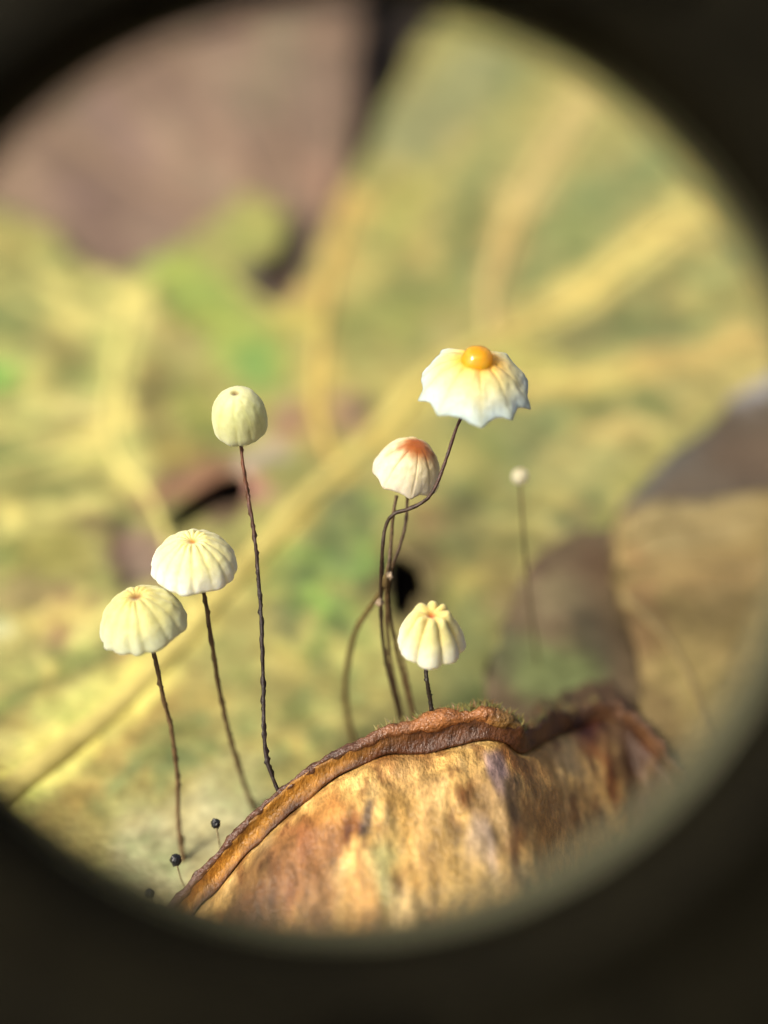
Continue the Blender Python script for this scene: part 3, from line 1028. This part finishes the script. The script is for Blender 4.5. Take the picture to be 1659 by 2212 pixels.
# bare stems in the clump
for lab, sv, r_, cs in (
    ('bare bent stem arching away to the left of the stem bundle', [(842, 1215, 5.14), (826, 1270, 5.18), (800, 1312, 5.3), (770, 1360, 5.4), (752, 1430, 5.5), (746, 1500, 5.56), (756, 1570, 5.6), (775, 1640, 5.64)], 0.0075, ((110, 92, 56), (132, 112, 66))),
    ('bare stem running up from the bundle to beside the rust topped cap', [(857, 1070, 5.09), (849, 1115, 5.10), (844, 1180, 5.12), (838, 1240, 5.13), (834, 1310, 5.22), (842, 1420, 5.3), (862, 1520, 5.37), (878, 1600, 5.41)], 0.0050, ((96, 78, 52), (84, 66, 44))),
    ('short bare stem stub rising from the moss beside the short mushroom', [(862, 1375, 5.26), (874, 1440, 5.3), (886, 1500, 5.34), (905, 1590, 5.4)], 0.0046, ((140, 122, 84), (96, 78, 50)))):
    pts = [at(*p) for p in sv]
    ca, cb = alb(cs[0]), alb(cs[1])
    o = tube('bare_stem', spline(pts, 12), lambda t: r_ * (0.85 + 0.3 * t), M['stem'], None, lambda t: mix3(ca, cb, t), lumps=0.3, seed=r_ * 999)
    tag(o, lab, 'stem', 'bare stems in the bundle')


# ------------------------------------------------------------------ drops, beads, crumbs
def blob(name, c, radii, mat, lump=0.0, seed=0.0, seg=28, rot=None, flat=None):
    verts, faces = [], []
    ns = seg // 2
    for j in range(ns + 1):
        ph = math.pi * j / ns
        for i in range(seg):
            th = 2 * math.pi * i / seg
            d = Vector((math.sin(ph) * math.cos(th), math.sin(ph) * math.sin(th), math.cos(ph)))
            k = 1 + lump * fbm(d * 1.8 + Vector((seed, 0, 0)), 3)
            p = Vector((d.x * radii[0], d.y * radii[1], d.z * radii[2])) * k
            if flat is not None and p.z < 0:
                p.z *= flat
            if rot:
                p = rot @ p
            verts.append(p)
    for j in range(ns):
        for i in range(seg):
            faces.append((j * seg + i, (j + 1) * seg + i, (j + 1) * seg + (i + 1) % seg, j * seg + (i + 1) % seg))
    o = mesh_obj(name, verts, faces, M[mat])
    bm = bmesh.new(); bm.from_mesh(o.data)
    bmesh.ops.remove_doubles(bm, verts=bm.verts, dist=1e-6)
    bmesh.ops.recalc_face_normals(bm, faces=bm.faces)
    bm.to_mesh(o.data); bm.free()
    o.location = c
    return o


drop_c = mtx_d @ Vector((-0.01, -0.07, 1.30))
tag(blob('amber_drop', drop_c, (0.30 * 119 * PX, 0.31 * 119 * PX, 0.285 * 119 * PX), 'amber', 0.04, 2.0, 40, axis_frame(3, -7).to_3x3(), 0.5),
    'shiny amber drop sitting on the wide white mushroom cap', 'drop')
tag(blob('water_drop', at(934, 1038, 5.055), (0.010, 0.010, 0.010), 'water', 0.05, 1.0, 20), 'clear water bead on the edge of the rust topped cap', 'drop')
for (x, y, d, r_, lab) in ((466, 1779, 5.08, 0.0125, 'black bead standing nearest the tall stem above the leaf rim'),
                           (380, 1858, 5.06, 0.0155, 'black bead beside the foot of the dull cap stem'),
                           (322, 1932, 5.10, 0.013, 'black bead low down beside the yellow leaf')):
    p = at(x, y, d)
    rt = empty('spore_bead', p - Vector((0, 0, 0.05)))
    o = blob('head', Vector((0, 0, 0.05)), (r_, r_, r_ * 1.1), 'bead', 0.22, x, 48)
    o.parent = rt
    foot = Vector((0.02, 0.10, -p.z))
    tb = tube('stalk', spline([Vector((0, 0, 0.05)), Vector((0.006, 0.03, -0.3 * p.z)), foot], 8), lambda t: 0.0022, M['stem'], rt, lambda t: alb((190, 180, 140)))
    tag(rt, lab, 'fungus', 'black spore beads')
for (x, y, d, r_, lab) in ((820, 1302, 5.15, 0.009, 'pale crumb caught on the left of the stem bundle'),
                           (842, 1243, 5.12, 0.008, 'pinkish pale crumb caught higher on the stem bundle')):
    tag(blob('crumb', at(x, y, d), (r_, r_, r_ * 1.5), 'crumb', 0.6, x), lab, 'crumb')

# fuzzy moss on the rim
rnd = random.Random(5)
mv, mf, mc = [], [], []
for k in range(520):
    t = rnd.random()
    if rnd.random() < 0.55:
        u = rnd.gauss(1060, 45)
    else:
        u = rnd.uniform(820, 1290)
    cand = min(range(nr), key=lambda i: abs(ridge_px[i].x - u))
    p = ridge[cand] + FWD * rnd.uniform(0, 0.05) + UP * (rim_w[cand] * 0.5) + RIGHT * rnd.uniform(-0.01, 0.01)
    h = rnd.uniform(0.012, 0.035)
    d = (UP + RIGHT * rnd.uniform(-0.9, 0.9) + FWD * rnd.uniform(-0.5, 0.6)).normalized()
    s = d.cross(FWD).normalized() * rnd.uniform(0.0012, 0.0025)
    b0 = len(mv)
    q = p + d * h * 0.55 + RIGHT * rnd.uniform(-0.004, 0.004)
    mv += [p - s, p + s, q + s * 0.7, q - s * 0.7, p + d * h + RIGHT * rnd.uniform(-0.01, 0.01)]
    mf += [(b0, b0 + 1, b0 + 2, b0 + 3), (b0 + 3, b0 + 2, b0 + 4)]
    c = alb(rnd.choice([(124, 126, 66), (150, 140, 80), (110, 100, 56), (150, 110, 70)]))
    mc += [c] * 5
tag(mesh_obj('moss_fuzz', mv, mf, M['leaf_vein'], cols=mc, smooth=False), 'fine green brown fuzz along the rim of the curled leaf', 'moss', kind='stuff')

# ------------------------------------------------------------------ the hand lens held before the scene
LD = 3.1
lc = at(746, 1014, LD)
lax = (lc - CAM).normalized()
r0 = 1003 / FPX * LD
lens = empty('hand_lens', lc)
lens.rotation_euler = lax.to_track_quat('Z', 'Y').to_euler()
# body: a rounded square plate with a flared round bore, ring sections from bore to outer edge and round to the back
HW, HH = 1170 / FPX * LD, 1290 / FPX * LD
lm = (Matrix.Translation(lc) @ lax.to_track_quat('Z', 'Y').to_matrix().to_4x4()).inverted()
LR = (lm.to_3x3() @ RIGHT).normalized(); LU = (lm.to_3x3() @ UP).normalized()
oc = lm @ at(829, 1106, LD)


def outer(a, grow):
    """Point of the rounded square in the direction a."""
    c_, s_ = math.cos(a), math.sin(a)
    k = (abs(c_) ** 7 + abs(s_) ** 7) ** (-1 / 7)
    p = oc + LR * ((HW + grow) * k * c_) + LU * ((HH + grow) * k * s_)
    return Vector((p.x, p.y, 0))


SEG = 192
rings = [('b', 0.030, -0.16), ('b', 0.006, -0.10), ('b', 0.0, 0.0), ('b', 0.008, 0.06), ('b', 0.03, 0.10), ('b', 0.07, 0.13), ('o', -0.05, 0.13), ('o', 0.0, 0.09),
         ('o', 0.0, -0.14), ('o', -0.05, -0.20), ('o', -0.20, -0.20), ('b', 0.10, -0.20), ('b', 0.085, -0.215), ('b', 0.05, -0.215)]
v, f = [], []
for i in range(SEG):
    a = 2 * math.pi * i / SEG
    for kind, g, z_ in rings:
        if kind == 'b':
            p = LR * ((r0 + g) * math.cos(a)) + LU * ((r0 + g) * math.sin(a))
            v.append(Vector((p.x, p.y, z_)))
        else:
            p = outer(a, g)
            v.append(Vector((p.x, p.y, z_)))
NRG = len(rings)
for i in range(SEG):
    j = (i + 1) % SEG
    for k in range(NRG):
        w = (k + 1) % NRG
        f.append((i * NRG + k, j * NRG + k, j * NRG + w, i * NRG + w))
o = mesh_obj('body', v, f, M['lens_body'], lens)
bm = bmesh.new(); bm.from_mesh(o.data); bmesh.ops.recalc_face_normals(bm, faces=bm.faces); bm.to_mesh(o.data); bm.free()
# inner sleeve of the bore, coloured pale for scene light on the wall, set a little askew so that more of it shows on one side
sv, sf, SEG, SN = [], [], 160, 8
c2 = at(746 - 17, 1014 - 15, LD + 0.17)
c2l = lm @ c2
r2_ = 989 / FPX * (LD + 0.17)
for i in range(SEG):
    a = 2 * math.pi * i / SEG
    for k in range(SN + 1):
        t = k / SN
        z_ = -0.02 + (c2l.z + 0.02) * t
        rr = (r0 + 0.004) + (r2_ - r0 - 0.004) * t
        sv.append(Vector((c2l.x * t + rr * math.cos(a), c2l.y * t + rr * math.sin(a), z_)))
for i in range(SEG):
    for k in range(SN):
        j = (i + 1) % SEG
        sf.append((i * (SN + 1) + k, j * (SN + 1) + k, j * (SN + 1) + k + 1, i * (SN + 1) + k + 1))
o = mesh_obj('inner_sleeve', sv, sf, M['lens_sleeve'], lens)
so = o.modifiers.new('thickness', 'SOLIDIFY'); so.thickness = 0.01; so.offset = 0
# two folding legs hinged at the lower edge of the body
for sx in (-1, 1):
    e = oc + LR * (sx * HW * 0.62) - LU * (HH + 0.02)
    hv = []
    for dz in (-0.06, 0.06):
        for (dx, dy) in ((-0.14, 0.03), (0.14, 0.03), (0.11, -1.0), (-0.11, -1.0)):
            p = e + LR * dx + LU * dy
            hv.append(Vector((p.x, p.y, dz)))
    o = mesh_obj('leg', hv, [(0, 1, 2, 3), (7, 6, 5, 4), (0, 4, 5, 1), (1, 5, 6, 2), (2, 6, 7, 3), (3, 7, 4, 0)], M['lens_body'], lens, smooth=False)
    bv = o.modifiers.new('bevel', 'BEVEL'); bv.width = 0.03; bv.segments = 3
tag(lens, 'black hand magnifier body with a round opening around the mushrooms', 'magnifier')
